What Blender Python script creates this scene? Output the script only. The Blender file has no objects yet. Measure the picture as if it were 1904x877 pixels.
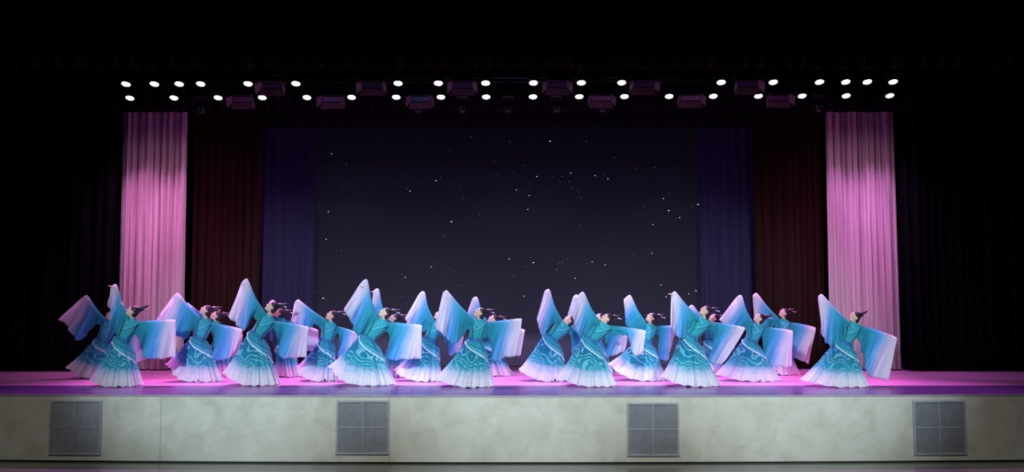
import bpy, bmesh, math, random
import numpy as np
from mathutils import Vector, Matrix

random.seed(7)
rng = np.random.default_rng(7)
scene = bpy.context.scene
C = scene.collection
PI = math.pi

# ------------------------------------------------------------------ camera
SZ = 1.13                      # stage floor height above the hall floor
FPX = 1800.0                   # focal length in pixels of the 1904 x 877 frame
PITCH = math.atan((570 - 438.5) / FPX)
CAM = Vector((0.0, -16.7, SZ + 1.4945))
cam_d = bpy.data.cameras.new('camera')
cam_d.sensor_width = 36.0
cam_d.lens = 36.0 * FPX / 1904.0
cam_d.clip_end = 200
cam = bpy.data.objects.new('camera', cam_d)
C.objects.link(cam)
cam.location = CAM
cam.rotation_euler = (PI / 2 + PITCH, 0, 0)
scene.camera = cam

# ------------------------------------------------------------------ world, exposure
scene.view_settings.view_transform = 'Standard'
scene.view_settings.look = 'None'
scene.view_settings.exposure = 0.0
scene.view_settings.gamma = 1.0
scene.view_settings.use_curve_mapping = False
world = bpy.data.worlds.new('hall_dark')
scene.world = world
world.use_nodes = True
world.node_tree.nodes['Background'].inputs['Color'].default_value = (0.10, 0.09, 0.16, 1)
world.node_tree.nodes['Background'].inputs['Strength'].default_value = 0.006

# ------------------------------------------------------------------ front of house spotlights and added curtain fill (in the hall, out of view)
def spot(name, loc, target, power, color, angle, blend=0.6, radius=0.12, parent=None):
    d = bpy.data.lights.new(name, 'SPOT')
    d.energy = power
    d.color = color
    d.spot_size = math.radians(angle)
    d.spot_blend = blend
    d.shadow_soft_size = radius
    o = bpy.data.objects.new(name, d)
    C.objects.link(o)
    if parent is not None:
        o.parent = parent
        o.location = loc
        v = Vector(target)
    else:
        o.location = loc
        v = Vector(target) - Vector(loc)
    o.rotation_euler = v.to_track_quat('-Z', 'Y').to_euler()
    return o

# white work lights of the hall ceiling onto the stage front
for hx_, hp_ in ((-6.0, 860), (1.2, 1750), (6.6, 640)):
    spot('hall_downlight', (hx_, -8.0, 7.6), (hx_, -0.4, 0.0), hp_, (1.0, 1.0, 0.93), 78, 1.0, 0.5)
# cool wash on the dancers
for sx in (-5.4, 0.2, 5.6):
    spot('front_wash_spotlight', (sx, -15.5, 6.6), (sx * 0.86, 2.2, SZ + 0.95), 9600, (0.68, 0.88, 1.0), 25, 0.8, 0.25)
# added magenta fill for the two side curtains, from unseen lamps in the hall
spot('curtain_fill_light', (1.0, -5.0, 6.1), (-7.45, 6.2, SZ + 3.3), 2100, (1.0, 0.40, 0.72), 21, 1.0, 0.15)
spot('curtain_fill_light', (-0.5, -5.0, 6.1), (7.75, 6.2, SZ + 3.3), 2000, (1.0, 0.44, 0.78), 21, 1.0, 0.15)

# ------------------------------------------------------------------ helpers
FWD = Vector((0, math.cos(PITCH), math.sin(PITCH)))
UPV = Vector((0, -math.sin(PITCH), math.cos(PITCH)))

def at(u, v, Y):
    """the point of the stage plane y = Y seen at photograph pixel (u, v)"""
    xc = (u - 952.0) / FPX
    yc = (438.5 - v) / FPX
    d = Vector((xc, 0, 0)) + UPV * yc + FWD
    return CAM + d * ((Y - CAM.y) / d.y)

def depth_on_stage(v):
    """depth of the stage floor point seen in pixel row v"""
    yc = (438.5 - v) / FPX
    d = UPV * yc + FWD
    return CAM.y + d.y * (SZ - CAM.z) / d.z

def mesh_obj(name, verts, faces, mat, parent=None, smooth=True, uv=None):
    me = bpy.data.meshes.new(name)
    me.from_pydata([tuple(v) for v in verts], [], [tuple(f) for f in faces])
    me.update()
    if smooth:
        me.polygons.foreach_set('use_smooth', [True] * len(me.polygons))
    if uv is not None:
        lay = me.uv_layers.new(name='UVMap')
        li = np.empty(len(me.loops), dtype=np.int32)
        me.loops.foreach_get('vertex_index', li)
        lay.data.foreach_set('uv', np.asarray(uv, dtype=np.float32)[li].ravel())
    if mat is not None:
        for m in (mat if isinstance(mat, (list, tuple)) else [mat]):
            me.materials.append(m)
    o = bpy.data.objects.new(name, me)
    C.objects.link(o)
    if parent is not None:
        o.parent = parent
    return o

def empty(name, loc=(0, 0, 0)):
    o = bpy.data.objects.new(name, None)
    o.empty_display_size = 0.1
    C.objects.link(o)
    o.location = loc
    return o

def tag(o, label=None, cat=None, group=None, kind=None):
    if label: o['label'] = label
    if cat: o['category'] = cat
    if group: o['group'] = group
    if kind: o['kind'] = kind
    return o

class MB:
    """collects simple shapes into one mesh"""
    def __init__(self):
        self.v = []; self.f = []
    def add(self, verts, faces):
        n = len(self.v)
        self.v += [tuple(p) for p in verts]
        self.f += [tuple(i + n for i in f) for f in faces]
        return self
    def box(self, c, s, M=None, bev=0.0):
        hx, hy, hz = s[0] / 2, s[1] / 2, s[2] / 2
        b = min(bev, hx * .9, hy * .9, hz * .9)
        if b <= 0:
            vs = [Vector((x, y, z)) for x in (-hx, hx) for y in (-hy, hy) for z in (-hz, hz)]
            fs = [(0, 1, 3, 2), (4, 6, 7, 5), (0, 4, 5, 1), (2, 3, 7, 6), (0, 2, 6, 4), (1, 5, 7, 3)]
        else:
            bm = bmesh.new()
            bmesh.ops.create_cube(bm, size=1)
            for q in bm.verts:
                q.co = Vector((q.co.x * s[0], q.co.y * s[1], q.co.z * s[2]))
            bmesh.ops.bevel(bm, geom=list(bm.edges), offset=b, segments=1, affect='EDGES')
            bm.verts.index_update()
            vs = [q.co.copy() for q in bm.verts]
            fs = [[q.index for q in f.verts] for f in bm.faces]
            bm.free()
        out = []
        for p in vs:
            if M is not None: p = M @ p
            out.append(p + Vector(c))
        return self.add(out, fs)
    def tube(self, pts, r, n=8, cap=True):
        pts = [Vector(p) for p in pts]
        if not isinstance(r, (list, tuple)): r = [r] * len(pts)
        base = len(self.v)
        ref = None
        for i, p in enumerate(pts):
            t = (pts[min(i + 1, len(pts) - 1)] - pts[max(i - 1, 0)])
            t = t.normalized() if t.length > 1e-9 else Vector((0, 0, 1))
            if ref is None:
                ref = t.orthogonal().normalized()
            ref = (ref - t * ref.dot(t))
            ref = ref.normalized() if ref.length > 1e-6 else t.orthogonal().normalized()
            b = t.cross(ref)
            for k in range(n):
                a = 2 * PI * k / n
                self.v.append(tuple(p + (ref * math.cos(a) + b * math.sin(a)) * r[i]))
        for i in range(len(pts) - 1):
            for k in range(n):
                k2 = (k + 1) % n
                self.f.append((base + i * n + k, base + i * n + k2, base + (i + 1) * n + k2, base + (i + 1) * n + k))
        if cap:
            self.f.append(tuple(base + k for k in reversed(range(n))))
            self.f.append(tuple(base + (len(pts) - 1) * n + k for k in range(n)))
        return self
    def ball(self, c, r, M=None, nu=10, nv=7):
        r = r if isinstance(r, (list, tuple)) else (r, r, r)
        vs = []; fs = []
        for j in range(nv + 1):
            th = PI * j / nv
            for i in range(nu):
                a = 2 * PI * i / nu
                p = Vector((r[0] * math.sin(th) * math.cos(a), r[1] * math.sin(th) * math.sin(a), r[2] * math.cos(th)))
                if M is not None: p = M @ p
                vs.append(p + Vector(c))
        for j in range(nv):
            for i in range(nu):
                i2 = (i + 1) % nu
                fs.append((j * nu + i, (j + 1) * nu + i, (j + 1) * nu + i2, j * nu + i2))
        return self.add(vs, fs)
    def build(self, name, mat, parent=None, smooth=True):
        return mesh_obj(name, self.v, self.f, mat, parent, smooth)

def copy_tree(o, parent=None):
    c = o.copy()
    C.objects.link(c)
    if parent is not None: c.parent = parent
    for ch in o.children:
        copy_tree(ch, c)
    return c

# ------------------------------------------------------------------ materials
def mat(name):
    m = bpy.data.materials.new(name)
    m.use_nodes = True
    nt = m.node_tree
    return m, nt, nt.nodes['Principled BSDF'], nt.nodes['Material Output']

def simple(name, col, rough=0.6, metal=0.0, spec=0.5, noise=0.12, scale=8.0, bump=0.0):
    m, nt, b, out = mat(name)
    tc = nt.nodes.new('ShaderNodeTexCoord')
    n = nt.nodes.new('ShaderNodeTexNoise')
    n.inputs['Scale'].default_value = scale
    n.inputs['Detail'].default_value = 4
    nt.links.new(tc.outputs['Object'], n.inputs['Vector'])
    r = nt.nodes.new('ShaderNodeValToRGB')
    r.color_ramp.elements[0].position = 0.3
    r.color_ramp.elements[1].position = 0.7
    r.color_ramp.elements[0].color = tuple(c * (1 - noise) for c in col) + (1,)
    r.color_ramp.elements[1].color = tuple(min(1, c * (1 + noise)) for c in col) + (1,)
    nt.links.new(n.outputs['Fac'], r.inputs['Fac'])
    nt.links.new(r.outputs['Color'], b.inputs['Base Color'])
    b.inputs['Roughness'].default_value = rough
    b.inputs['Metallic'].default_value = metal
    b.inputs['Specular IOR Level'].default_value = spec
    if bump:
        bp = nt.nodes.new('ShaderNodeBump')
        bp.inputs['Strength'].default_value = bump
        bp.inputs['Distance'].default_value = 0.01
        nt.links.new(n.outputs['Fac'], bp.inputs['Height'])
        nt.links.new(bp.outputs['Normal'], b.inputs['Normal'])
    return m

def emitter(name, col, strength):
    m, nt, b, out = mat(name)
    b.inputs['Base Color'].default_value = (0.02, 0.02, 0.02, 1)
    b.inputs['Emission Color'].default_value = col + (1,)
    b.inputs['Emission Strength'].default_value = strength
    return m

def ramp(nt, stops, interp='LINEAR'):
    r = nt.nodes.new('ShaderNodeValToRGB')
    cr = r.color_ramp
    cr.interpolation = interp
    while len(cr.elements) < len(stops):
        cr.elements.new(0.5)
    for e, (p, c) in zip(cr.elements, stops):
        e.position = p
        e.color = tuple(c) + (1,)
    return r

def cloth_output(nt, b, out, col_socket, trans=0.3):
    """thin cloth: diffuse plus some light shining through"""
    tr = nt.nodes.new('ShaderNodeBsdfTranslucent')
    mx = nt.nodes.new('ShaderNodeMixShader')
    mx.inputs['Fac'].default_value = trans
    nt.links.new(col_socket, b.inputs['Base Color'])
    nt.links.new(col_socket, tr.inputs['Color'])
    nt.links.new(b.outputs['BSDF'], mx.inputs[1])
    nt.links.new(tr.outputs['BSDF'], mx.inputs[2])
    nt.links.new(mx.outputs['Shader'], out.inputs['Surface'])
    b.inputs['Roughness'].default_value = 0.75
    b.inputs['Specular IOR Level'].default_value = 0.2
    b.inputs['Sheen Weight'].default_value = 0.15

TEAL = (0.018, 0.30, 0.37)
AQUA = (0.045, 0.42, 0.62)
BLUE = (0.06, 0.36, 0.78)
PALE = (0.68, 0.69, 0.82)
WHITE = (0.80, 0.76, 0.86)
NAVY = (0.01, 0.03, 0.10)

def make_sleeve_mat():
    m, nt, b, out = mat('sleeve_ombre')
    uv = nt.nodes.new('ShaderNodeUVMap'); uv.uv_map = 'UVMap'
    sp = nt.nodes.new('ShaderNodeSeparateXYZ')
    nt.links.new(uv.outputs['UV'], sp.inputs['Vector'])
    n = nt.nodes.new('ShaderNodeTexNoise'); n.inputs['Scale'].default_value = 3.0
    nt.links.new(uv.outputs['UV'], n.inputs['Vector'])
    # u + small wander + v * 0.1
    a = nt.nodes.new('ShaderNodeMath'); a.operation = 'MULTIPLY_ADD'
    a.inputs[1].default_value = 0.14; a.inputs[2].default_value = -0.07
    nt.links.new(n.outputs['Fac'], a.inputs[0])
    s = nt.nodes.new('ShaderNodeMath'); s.operation = 'ADD'
    nt.links.new(sp.outputs['X'], s.inputs[0]); nt.links.new(a.outputs[0], s.inputs[1])
    r = ramp(nt, [(0.0, TEAL), (0.24, (0.025, 0.33, 0.46)), (0.43, AQUA), (0.60, (0.15, 0.48, 0.84)), (0.78, PALE), (0.92, WHITE)])
    nt.links.new(s.outputs[0], r.inputs['Fac'])
    cloth_output(nt, b, out, r.outputs['Color'], 0.34)
    return m

def make_skirt_mat():
    m, nt, b, out = mat('skirt_ombre')
    uv = nt.nodes.new('ShaderNodeUVMap'); uv.uv_map = 'UVMap'
    sp = nt.nodes.new('ShaderNodeSeparateXYZ')
    nt.links.new(uv.outputs['UV'], sp.inputs['Vector'])
    mp = nt.nodes.new('ShaderNodeMapping'); mp.inputs['Scale'].default_value = (3.0, 2.2, 1)
    nt.links.new(uv.outputs['UV'], mp.inputs['Vector'])
    oi = nt.nodes.new('ShaderNodeObjectInfo')
    off = nt.nodes.new('ShaderNodeVectorMath'); off.operation = 'ADD'
    mu = nt.nodes.new('ShaderNodeMath'); mu.operation = 'MULTIPLY'; mu.inputs[1].default_value = 7.0
    nt.links.new(oi.outputs['Random'], mu.inputs[0])
    nt.links.new(mp.outputs['Vector'], off.inputs[0]); nt.links.new(mu.outputs[0], off.inputs[1])
    n = nt.nodes.new('ShaderNodeTexNoise'); n.inputs['Scale'].default_value = 1.5
    n.inputs['Detail'].default_value = 0.6
    nt.links.new(off.outputs[0], n.inputs['Vector'])
    # flowing lines: diagonal bands bent by a slow noise field
    k = nt.nodes.new('ShaderNodeMath'); k.operation = 'MULTIPLY_ADD'; k.inputs[1].default_value = 38.0
    nt.links.new(n.outputs['Fac'], k.inputs[0])
    kv = nt.nodes.new('ShaderNodeMath'); kv.operation = 'MULTIPLY'; kv.inputs[1].default_value = 46.0
    nt.links.new(sp.outputs['Y'], kv.inputs[0])
    ku = nt.nodes.new('ShaderNodeMath'); ku.operation = 'MULTIPLY_ADD'; ku.inputs[1].default_value = 22.0
    nt.links.new(sp.outputs['X'], ku.inputs[0]); nt.links.new(kv.outputs[0], ku.inputs[2])
    nt.links.new(ku.outputs[0], k.inputs[2])
    si = nt.nodes.new('ShaderNodeMath'); si.operation = 'SINE'
    nt.links.new(k.outputs[0], si.inputs[0])
    lr = ramp(nt, [(0.0, (0, 0, 0)), (0.35, (0, 0, 0)), (0.85, (1, 1, 1)), (1.0, (1, 1, 1))])
    nt.links.new(si.outputs[0], lr.inputs['Fac'])
    # vertical ombre
    n2 = nt.nodes.new('ShaderNodeTexNoise'); n2.inputs['Scale'].default_value = 5.0
    nt.links.new(off.outputs[0], n2.inputs['Vector'])
    a = nt.nodes.new('ShaderNodeMath'); a.operation = 'MULTIPLY_ADD'
    a.inputs[1].default_value = 0.16; a.inputs[2].default_value = -0.08
    nt.links.new(n2.outputs['Fac'], a.inputs[0])
    s = nt.nodes.new('ShaderNodeMath'); s.operation = 'ADD'
    nt.links.new(sp.outputs['Y'], s.inputs[0]); nt.links.new(a.outputs[0], s.inputs[1])
    base = ramp(nt, [(0.0, (0.02, 0.20, 0.50)), (0.18, (0.010, 0.17, 0.42)), (0.38, (0.007, 0.25, 0.37)), (0.60, (0.02, 0.34, 0.47)), (0.72, (0.50, 0.62, 0.80)), (0.84, WHITE), (1.0, WHITE)])
    nt.links.new(s.outputs[0], base.inputs['Fac'])
    band = ramp(nt, [(0.0, (0, 0, 0)), (0.12, (0.15,) * 3), (0.3, (0.9,) * 3), (0.6, (0.85,) * 3), (0.76, (0.1,) * 3), (1.0, (0, 0, 0))])
    nt.links.new(s.outputs[0], band.inputs['Fac'])
    fm = nt.nodes.new('ShaderNodeMath'); fm.operation = 'MULTIPLY'
    nt.links.new(lr.outputs['Color'], fm.inputs[0]); nt.links.new(band.outputs['Color'], fm.inputs[1])
    mix = nt.nodes.new('ShaderNodeMix'); mix.data_type = 'RGBA'
    nt.links.new(fm.outputs[0], mix.inputs['Factor'])
    nt.links.new(base.outputs['Color'], mix.inputs['A'])
    mix.inputs['B'].default_value = (0.20, 0.60, 0.74, 1)
    cloth_output(nt, b, out, mix.outputs['Result'], 0.25)
    return m

def make_cloth(name, stops, axis='Y', trans=0.12):
    m, nt, b, out = mat(name)
    uv = nt.nodes.new('ShaderNodeUVMap'); uv.uv_map = 'UVMap'
    sp = nt.nodes.new('ShaderNodeSeparateXYZ')
    nt.links.new(uv.outputs['UV'], sp.inputs['Vector'])
    r = ramp(nt, stops)
    nt.links.new(sp.outputs[axis], r.inputs['Fac'])
    cloth_output(nt, b, out, r.outputs['Color'], trans)
    return m

def make_drape(name, col, spec=0.25, rough=0.6, sheen=0.2):
    m, nt, b, out = mat(name)
    tc = nt.nodes.new('ShaderNodeTexCoord')
    mp = nt.nodes.new('ShaderNodeMapping'); mp.inputs['Scale'].default_value = (9, 9, 0.35)
    nt.links.new(tc.outputs['Object'], mp.inputs['Vector'])
    n = nt.nodes.new('ShaderNodeTexNoise'); n.inputs['Scale'].default_value = 2.0; n.inputs['Detail'].default_value = 5
    nt.links.new(mp.outputs['Vector'], n.inputs['Vector'])
    r = ramp(nt, [(0.3, tuple(c * 0.82 for c in col)), (0.7, tuple(min(1, c * 1.12) for c in col))])
    nt.links.new(n.outputs['Fac'], r.inputs['Fac'])
    nt.links.new(r.outputs['Color'], b.inputs['Base Color'])
    b.inputs['Roughness'].default_value = rough
    b.inputs['Specular IOR Level'].default_value = spec
    b.inputs['Sheen Weight'].default_value = sheen
    return m

def make_stage_mat(name, c0, c1, rough, spec):
    m, nt, b, out = mat(name)
    tc = nt.nodes.new('ShaderNodeTexCoord')
    mp = nt.nodes.new('ShaderNodeMapping'); mp.inputs['Scale'].default_value = (0.25, 5.0, 1)
    nt.links.new(tc.outputs['Object'], mp.inputs['Vector'])
    n = nt.nodes.new('ShaderNodeTexNoise'); n.inputs['Scale'].default_value = 1.0; n.inputs['Detail'].default_value = 6
    nt.links.new(mp.outputs['Vector'], n.inputs['Vector'])
    r = ramp(nt, [(0.3, c0), (0.7, c1)])
    nt.links.new(n.outputs['Fac'], r.inputs['Fac'])
    nt.links.new(r.outputs['Color'], b.inputs['Base Color'])
    rr = ramp(nt, [(0.3, (rough * .8,) * 3), (0.7, (rough * 1.2,) * 3)])
    nt.links.new(n.outputs['Fac'], rr.inputs['Fac'])
    nt.links.new(rr.outputs['Color'], b.inputs['Roughness'])
    b.inputs['Specular IOR Level'].default_value = spec
    return m

def make_stone():
    m, nt, b, out = mat('pale_stone')
    tc = nt.nodes.new('ShaderNodeTexCoord')
    n = nt.nodes.new('ShaderNodeTexNoise'); n.inputs['Scale'].default_value = 2.6; n.inputs['Detail'].default_value = 9
    n.inputs['Roughness'].default_value = 0.62; n.inputs['Distortion'].default_value = 0.6
    nt.links.new(tc.outputs['Object'], n.inputs['Vector'])
    r = ramp(nt, [(0.28, (0.40, 0.39, 0.32)), (0.5, (0.495, 0.48, 0.41)), (0.72, (0.56, 0.545, 0.485))])
    nt.links.new(n.outputs['Fac'], r.inputs['Fac'])
    nt.links.new(r.outputs['Color'], b.inputs['Base Color'])
    b.inputs['Roughness'].default_value = 0.45
    b.inputs['Specular IOR Level'].default_value = 0.35
    return m

def make_screen_mat():
    """the picture on the LED wall: night blue, brighter towards the water at its foot"""
    m, nt, b, out = mat('led_picture')
    tc = nt.nodes.new('ShaderNodeTexCoord')
    sp = nt.nodes.new('ShaderNodeSeparateXYZ')
    nt.links.new(tc.outputs['Generated'], sp.inputs['Vector'])
    mp = nt.nodes.new('ShaderNodeMapping'); mp.inputs['Scale'].default_value = (1.2, 1, 26)
    nt.links.new(tc.outputs['Generated'], mp.inputs['Vector'])
    n = nt.nodes.new('ShaderNodeTexNoise'); n.inputs['Scale'].default_value = 1.5; n.inputs['Detail'].default_value = 3
    nt.links.new(mp.outputs['Vector'], n.inputs['Vector'])
    a = nt.nodes.new('ShaderNodeMath'); a.operation = 'MULTIPLY_ADD'
    a.inputs[1].default_value = 0.05; a.inputs[2].default_value = -0.025
    nt.links.new(n.outputs['Fac'], a.inputs[0])
    s = nt.nodes.new('ShaderNodeMath'); s.operation = 'ADD'
    nt.links.new(sp.outputs['Z'], s.inputs[0]); nt.links.new(a.outputs[0], s.inputs[1])
    r = ramp(nt, [(0.0, (0.062, 0.046, 0.115)), (0.09, (0.068, 0.052, 0.12)), (0.125, (0.022, 0.018, 0.042)),
                  (0.3, (0.016, 0.0140, 0.031)), (0.55, (0.0095, 0.0080, 0.020)), (0.8, (0.003, 0.0022, 0.006)), (1.0, (0.0016, 0.0012, 0.003))])
    nt.links.new(s.outputs[0], r.inputs['Fac'])
    b.inputs['Base Color'].default_value = (0.004, 0.004, 0.006, 1)
    b.inputs['Roughness'].default_value = 0.7
    b.inputs['Specular IOR Level'].default_value = 0.1
    nt.links.new(r.outputs['Color'], b.inputs['Emission Color'])
    b.inputs['Emission Strength'].default_value = 0.8
    return m

M_sleeve = make_sleeve_mat()
M_skirt = make_skirt_mat()
M_robe = make_cloth('robe_cloth', [(0.0, (0.03, 0.36, 0.46)), (0.5, (0.025, 0.33, 0.40)), (1.0, (0.025, 0.26, 0.44))], trans=0.08)
M_over = make_cloth('overskirt_cloth', [(0.0, (0.02, 0.22, 0.42)), (0.40, (0.03, 0.32, 0.42)), (0.52, (0.015, 0.15, 0.36)), (0.60, (0.03, 0.32, 0.44)), (0.72, (0.08, 0.42, 0.54)), (0.80, (0.03, 0.22, 0.42)), (0.88, (0.16, 0.52, 0.64)), (1.0, (0.40, 0.68, 0.78))], trans=0.12)
M_collar = simple('collar_cloth', (0.05, 0.40, 0.52), 0.7)
M_sash = simple('sash_cloth', (0.015, 0.14, 0.33), 0.6)
M_trim = simple('white_piping', (0.62, 0.74, 0.78), 0.6)
M_ribbon = simple('navy_ribbon', NAVY, 0.6)
M_skin = simple('skin', (0.66, 0.42, 0.33), 0.5, noise=0.05)
M_lip = simple('lips', (0.42, 0.05, 0.06), 0.4)
M_eye = simple('eyes', (0.012, 0.008, 0.008), 0.3)
M_hair = simple('black_hair', (0.014, 0.009, 0.017), 0.48, spec=0.4, scale=40)
M_pin = simple('silver_hairpin', (0.85, 0.85, 0.9), 0.25, metal=0.7)
M_shoe = simple('dark_shoe', (0.03, 0.02, 0.02), 0.5)
M_pink = make_drape('mauve_drape', (0.60, 0.46, 0.48), spec=0.55, rough=0.42)
M_black = make_drape('black_drape', (0.0022, 0.002, 0.0035), spec=0.05, sheen=0.0)
M_red = make_drape('dark_red_drape', (0.018, 0.0050, 0.0044), spec=0.06, sheen=0.0)
M_navy = make_drape('dark_blue_drape', (0.029, 0.024, 0.068), spec=0.06, sheen=0.0)
M_valance = make_drape('oxblood_drape', (0.012, 0.003, 0.003), spec=0.1, sheen=0.0)
M_pale_floor = make_stage_mat('pale_stage_floor', (0.46, 0.20, 0.38), (0.60, 0.28, 0.50), 0.34, 0.5)
M_lip_floor = make_stage_mat('dark_stage_strip', (0.065, 0.028, 0.12), (0.095, 0.045, 0.165), 0.28, 0.45)
M_hall = make_stage_mat('hall_floor', (0.085, 0.09, 0.085), (0.13, 0.135, 0.127), 0.2, 0.5)
M_stone = make_stone()
M_gap = simple('dark_gap', (0.01, 0.01, 0.01), 0.9)
M_vent = simple('grey_vent_metal', (0.26, 0.265, 0.295), 0.5, metal=0.1)
M_ventback = simple('vent_shadow', (0.14, 0.144, 0.165), 0.8)
M_ventframe = simple('pale_vent_frame', (0.33, 0.33, 0.365), 0.4, metal=0.1)
M_wall = simple('black_wall', (0.008, 0.006, 0.007), 0.9, spec=0.1)
M_metal = simple('black_fixture_metal', (0.015, 0.014, 0.017), 0.4, metal=0.3)
M_door = simple('barn_door_metal', (0.24, 0.17, 0.17), 0.5, metal=0.0)
M_glass = simple('dark_lamp_glass', (0.006, 0.006, 0.01), 0.15)
M_lens = emitter('lit_lens', (0.95, 0.90, 1.0), 26.0)
M_screen = make_screen_mat()
M_star = emitter('lit_pixels', (0.95, 1.0, 0.92), 0.85)
M_star2 = emitter('dim_lit_pixels', (0.85, 0.95, 0.9), 0.22)
M_frame = simple('screen_frame', (0.006, 0.006, 0.008), 0.6)

# ------------------------------------------------------------------ setting: hall floor, stage, walls
HALF = 12.5
def yfront(x):
    return -0.24 * (1 - (x / 8.3) ** 2) if abs(x) < 10.5 else 0.145

MB().box((0, -6, -0.05), (34, 30, 0.1)).build('floor', M_hall, smooth=False)['kind'] = 'structure'

# stage platform: curved front strip in a darker colour, paler floor behind it
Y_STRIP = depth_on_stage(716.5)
def slab(name, m, y0f, y1f, z0, z1, n=60):
    vs = []; fs = []
    for i in range(n + 1):
        x = -HALF + 2 * HALF * i / n
        for (yy, zz) in ((y0f(x), z1), (y1f(x), z1), (y1f(x), z0), (y0f(x), z0)):
            vs.append((x, yy, zz))
    for i in range(n):
        a, b2 = i * 4, (i + 1) * 4
        for k in range(4):
            fs.append((a + k, b2 + k, b2 + (k + 1) % 4, a + (k + 1) % 4))
    fs.append((0, 1, 2, 3)); fs.append((n * 4 + 3, n * 4 + 2, n * 4 + 1, n * 4))
    o = mesh_obj(name, vs, fs, m, None, False)
    o['kind'] = 'structure'
    return o
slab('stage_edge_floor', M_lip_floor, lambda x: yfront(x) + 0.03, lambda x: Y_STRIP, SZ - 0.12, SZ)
slab('stage_floor', M_pale_floor, lambda x: Y_STRIP + 0.002, lambda x: 9.4, SZ - 0.12, SZ + 0.001)

# stage front: core wall with stone panels, a thin metal nosing and a dark foot joint
core = slab('wall_stage_front', M_gap, lambda x: yfront(x) + 0.035, lambda x: yfront(x) + 0.2, 0.0, SZ - 0.125)
seams_px = [-250, 299, 723, 2200]
seam_x = [at(p, 790, yfront(at(p, 790, 0).x)).x for p in seams_px]
for i in range(len(seam_x) - 1):
    x0, x1 = seam_x[i] + 0.0025, seam_x[i + 1] - 0.0025
    n = 40
    vs = []; fs = []
    for k in range(n + 1):
        x = x0 + (x1 - x0) * k / n
        yf = yfront(x)
        for (yy, zz) in ((yf, 0.028), (yf, SZ - 0.022), (yf + 0.03, SZ - 0.022), (yf + 0.03, 0.028)):
            vs.append((x, yy, zz))
    for k in range(n):
        a, b2 = k * 4, (k + 1) * 4
        for q in range(4):
            fs.append((a + q, a + (q + 1) % 4, b2 + (q + 1) % 4, b2 + q))
    fs.append((3, 2, 1, 0)); fs.append((n * 4, n * 4 + 1, n * 4 + 2, n * 4 + 3))
    mesh_obj('stone_panel', vs, fs, M_stone, core, False)
slab('trim_1', simple('stage_nosing', (0.40, 0.36, 0.42), 0.3, metal=0.3), lambda x: yfront(x) - 0.012, lambda x: yfront(x) + 0.03, SZ - 0.021, SZ + 0.002)

for nm, c, s in (('wall_back', (0, 9.5, 5), (26, 0.2, 12)), ('wall_left', (-12.6, 2, 5), (0.2, 15.2, 12)), ('wall_right', (12.6, 2, 5), (0.2, 15.2, 12)),
                 ('ceiling', (0, 2, 11.1), (26, 15.2, 0.2))):
    MB().box(c, s).build(nm, M_wall, smooth=False)['kind'] = 'structure'

# ------------------------------------------------------------------ drapes
def drape(name, x0, x1, Y, z0, z1, m, pitch=0.16, amp=0.06, seed=0, flare=0.0, nz=14, hem_rough=0.0, thick=0.012, lean=(0, 0)):
    """a pleated curtain; its top edge runs x0..x1, the folds wander a little as they fall. lean moves the foot of each side."""
    r = np.random.default_rng(seed)
    W = x1 - x0
    n = int(W / pitch * 14)
    t = np.linspace(0, 1, n + 1)
    # irregular pleat phase
    steps = r.uniform(0.55, 1.5, n + 1)
    knots = np.interp(t, np.linspace(0, 1, max(4, int(W / pitch / 2))), r.uniform(0.6, 1.5, max(4, int(W / pitch / 2))))
    ph = np.cumsum(knots); ph = ph / ph[-1] * (W / pitch) * 2 * PI
    ampl = np.interp(t, np.linspace(0, 1, max(5, int(W / pitch))), r.uniform(0.45, 1.25, max(5, int(W / pitch))))
    vs = []; fs = []
    for side in (0, 1):
        for j in range(nz + 1):
            s = j / nz                       # 0 top, 1 foot
            wob = 0.5 * math.sin(s * 2.3 + seed)
            off = np.sin(ph + wob * np.sin(t * 9 + seed)) * ampl * amp * (0.55 + 0.45 * s) + np.sin(ph * 0.37 + s * 1.4) * amp * 0.5 + np.sin(ph * 2.3 + 1.3 * seed + 0.6 * s) * amp * 0.22
            z = z1 + (z0 - z1) * s
            xs = (x0 + lean[0] * s) + t * ((x1 + lean[1] * s) - (x0 + lean[0] * s)) + flare * s * (t - 0.5)
            ys = Y + off + side * thick
            zz = z + (hem_rough * np.sin(ph * 0.5 + seed) if j == nz else 0)
            for i in range(n + 1):
                vs.append((xs[i], ys[i], zz[i] if hasattr(zz, '__len__') else zz))
    R = n + 1
    L = R * (nz + 1)
    for j in range(nz):
        for i in range(n):
            a = j * R + i
            fs.append((a, a + R, a + R + 1, a + 1))
            b2 = L + a
            fs.append((b2, b2 + 1, b2 + R + 1, b2 + R))
    for i in range(n):
        fs.append((i, i + 1, L + i + 1, L + i))
        a = nz * R + i
        fs.append((a, L + a, L + a + 1, a + 1))
    for j in range(nz):
        a = j * R
        fs.append((a, L + a, L + a + R, a + R))
        a = j * R + n
        fs.append((a, a + R, L + a + R, L + a))
    return mesh_obj(name, vs, fs, m)

Y_WING, Y_PINK, Y_RED, Y_BLUE, Y_SCR = 5.9, 6.25, 6.75, 7.2, 7.65
def px_x(u, Y, v=450): return at(u, v, Y).x
def px_z(v, Y): return at(952, v, Y).z

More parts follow.
